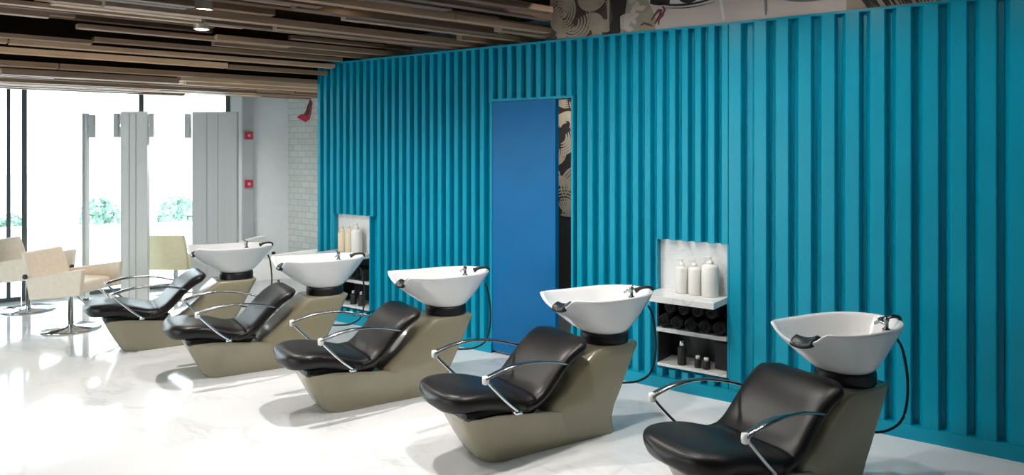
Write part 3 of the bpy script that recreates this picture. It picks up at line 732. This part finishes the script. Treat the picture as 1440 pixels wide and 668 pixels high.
# ------------------------------------------------------------------ salon armchairs
def armchair(label, loc, rz, m, foot=True):
    """faces local -Y"""
    t = thing('salon_armchair', label, 'armchair', loc, rz, 'pale salon armchairs by the windows')
    obj('seat', bx(-0.23, 0.23, -0.27, 0.22, 0.38, 0.50), m, t, bevel=0.03, seg=3)
    bm = bmesh.new()   # leaning back
    rings = []
    for y0, y1, z, hw in ((0.17, 0.235, 0.36, 0.24), (0.20, 0.26, 0.50, 0.25), (0.25, 0.305, 0.66, 0.255), (0.30, 0.345, 0.78, 0.25)):
        rings.append([(-hw, y0, z), (hw, y0, z), (hw, y1, z), (-hw, y1, z)])
    loft(bm, rings); obj('backrest', bm, m, t, bevel=0.015, seg=3)
    for sx in (-1, 1):
        bm = bmesh.new(); xo, xi = 0.30 * sx, 0.245 * sx
        side = [(-0.33, 0.39), (0.20, 0.33), (0.25, 0.55), (-0.36, 0.64)]
        a = [bm.verts.new((xi, y, z)) for y, z in side]; b = [bm.verts.new((xo, y, z)) for y, z in side]
        for i in range(4): bm.faces.new((a[i], a[(i + 1) % 4], b[(i + 1) % 4], b[i]))
        bm.faces.new(a); bm.faces.new(b[::-1]); obj('arm', bm, m, t, bevel=0.012, seg=2)
        bm = bmesh.new(); lathe(bm, [(0.02, 0), (0.024, 0.004), (0.024, 0.02), (0.018, 0.024)], n=14)
        bmesh.ops.rotate(bm, verts=bm.verts, cent=(0, 0, 0), matrix=Matrix.Rotation(R(90) * sx, 3, 'Y')); bmesh.ops.translate(bm, verts=bm.verts, vec=(0.298 * sx, 0.235, 0.56))
        obj('hinge_knob', bm, M['rubber'], t, smooth=True)
    bm = bmesh.new(); lathe(bm, [(0.026, 0.03), (0.026, 0.34), (0.05, 0.36), (0.11, 0.375), (0.11, 0.385)], n=20); obj('stem', bm, M['chrome'], t, smooth=True)
    bm = bmesh.new(); lathe(bm, [(0.27, 0.0), (0.275, 0.008), (0.26, 0.018), (0.06, 0.03), (0.03, 0.045)], n=40); obj('disc_foot', bm, M['chrome'], t, smooth=True)
    if foot:
        bm = bmesh.new(); tube(bm, spline([(-0.17, -0.20, 0.36), (-0.17, -0.40, 0.20), (-0.15, -0.50, 0.17), (0.15, -0.50, 0.17), (0.17, -0.40, 0.20), (0.17, -0.20, 0.36)], 5), 0.011, 8)
        obj('footrest', bm, M['chrome'], t, smooth=True)
    return t
armchair('cream salon armchair with chrome disc foot, cut by the left edge', (-9.26, 3.52, 0), R(120), M['cream'])
armchair('cream salon armchair with chrome disc foot, beside the farthest shampoo chair', (-7.95, 3.40, 0), R(118), M['cream'])
armchair('pale yellow salon armchair between the grey station panels', (-8.60, 4.86, 0), R(215), M['yellow_cream'], False)
armchair('white salon armchair before the tiled wall at the end of the teal wall', (-7.10, 5.22, 0), R(115), M['white_leather'], False)

# ------------------------------------------------------------------ styling stations (freestanding panels)
def station(label, c, ang, hw, m, lamp_side, z1=2.19, mirrored=True):
    t = thing('styling_station', label, 'mirror panel', (c[0], c[1], 0), ang, 'styling station panels by the windows')
    obj('panel', bx(-hw, hw, -0.03, 0.03, 0.03, z1), m, t, bevel=0.004)
    obj('plinth', bx(-hw + 0.02, hw - 0.02, -0.05, 0.05, 0, 0.03), M['mullion'], t)
    bm = bmesh.new()
    for u in (-0.35, 0.15): box(bm, u * hw - 0.004, u * hw + 0.004, -0.034, -0.03, 0.06, z1 - 0.02)
    obj('groove_strip', bm, M['grey_wall'], t)
    for sx in lamp_side:
        l = obj('wall_light', bx(sx * (hw + 0.02), sx * (hw + 0.02) + sx * 0.055, -0.03, 0.03, z1 - 0.29, z1 - 0.02) if sx > 0 else bx(-hw - 0.085, -hw - 0.025, -0.03, 0.03, z1 - 0.29, z1 - 0.02), M['panel'], t, bevel=0.006)
        bm = bx(min(sx * hw, sx * (hw + 0.03)), max(sx * hw, sx * (hw + 0.03)), -0.008, 0.008, z1 - 0.17, z1 - 0.14); obj('bracket', bm, M['chrome'], l)
    return t
station('widest grey styling panel with small wall light, left of the white wall', (-7.565, 4.735), R(36.4), 0.247, M['panel'], (-1,))
station('pale striped styling panel with small wall lights, middle of the three', (-8.42, 4.28), R(36.4), 0.150, M['panel_light'], (-1, 1), 2.20)
station('narrowest styling panel seen edge on, leftmost of the three', (-9.25, 4.12), R(36.4), 0.03, M['panel_light'], (1,), 2.20)

# ------------------------------------------------------------------ shrubs outside
def shrub(x, y, rx, rz_, label, seed):
    rnd = random.Random(seed)
    t = thing('shrub', label, 'shrub', (x, y, -0.16), 0, 'shrubs outside the windows')
    bm = bmesh.new()
    for k in range(900):
        a = rnd.uniform(0, 2 * PI); b = rnd.uniform(-0.4, 1); r = rnd.uniform(0.75, 1.0) ** 0.5 * (1 + 0.15 * math.sin(5 * a + seed))
        q = math.sqrt(max(0, 1 - b * b)); p = Vector((rx * r * q * math.cos(a), rx * r * q * math.sin(a), 0.02 + rz_ * (0.5 + 0.5 * b * r)))
        u = Vector((rnd.uniform(-1, 1), rnd.uniform(-1, 1), rnd.uniform(-1, 1))).normalized(); v_ = u.orthogonal().normalized(); s = rnd.uniform(0.05, 0.10)
        bm.faces.new([bm.verts.new(p + u * s), bm.verts.new(p + v_ * s * 0.5), bm.verts.new(p - u * s), bm.verts.new(p - v_ * s * 0.5)])
    obj('foliage', bm, M['leaf'], t, recalc=False)
    bm = bmesh.new(); tube(bm, [(0, 0, 0), (0.02, 0, 0.3), (0, 0, 0.45)], [0.05, 0.04, 0.02], 8)
    for a in (0, 2, 4): tube(bm, [(0, 0, 0.2), (rx * 0.5 * math.cos(a), rx * 0.5 * math.sin(a), 0.42)], [0.03, 0.012], 6)
    obj('stems', bm, M['slat_dark'], t, smooth=True)
def camw(px, Z):
    X = (px - 720) / 1057 * Z; return (0.8046 * X - 0.5939 * Z, 0.5939 * X + 0.8046 * Z)
for i, (px, Z, rx, rz_, l) in enumerate(((142, 15.3, 0.34, 0.85, 'green shrub outside, seen between the middle and left styling panels'), (250, 16.2, 0.36, 0.85, 'green shrub outside, seen left of the widest grey panel'), (14, 14.5, 0.22, 0.60, 'small green shrub outside at the left edge'))):
    x, y = camw(px, Z); shrub(x, y, rx, rz_, l, 31 + i)

x0, y0 = camw(-60, 13.6); x1, y1 = camw(345, 15.2)
ang = math.atan2(y1 - y0, x1 - x0); L = math.hypot(x1 - x0, y1 - y0)
gwl = thing('garden_wall', 'low white garden wall outside the windows in front of the shrubs', 'garden wall', (x0, y0, -0.16), ang)
obj('wall_body', bx(0, L, -0.08, 0.08, 0, 0.42), M['paving'], gwl); obj('coping', bx(-0.02, L + 0.02, -0.11, 0.11, 0.42, 0.48), M['paving'], gwl, bevel=0.01)
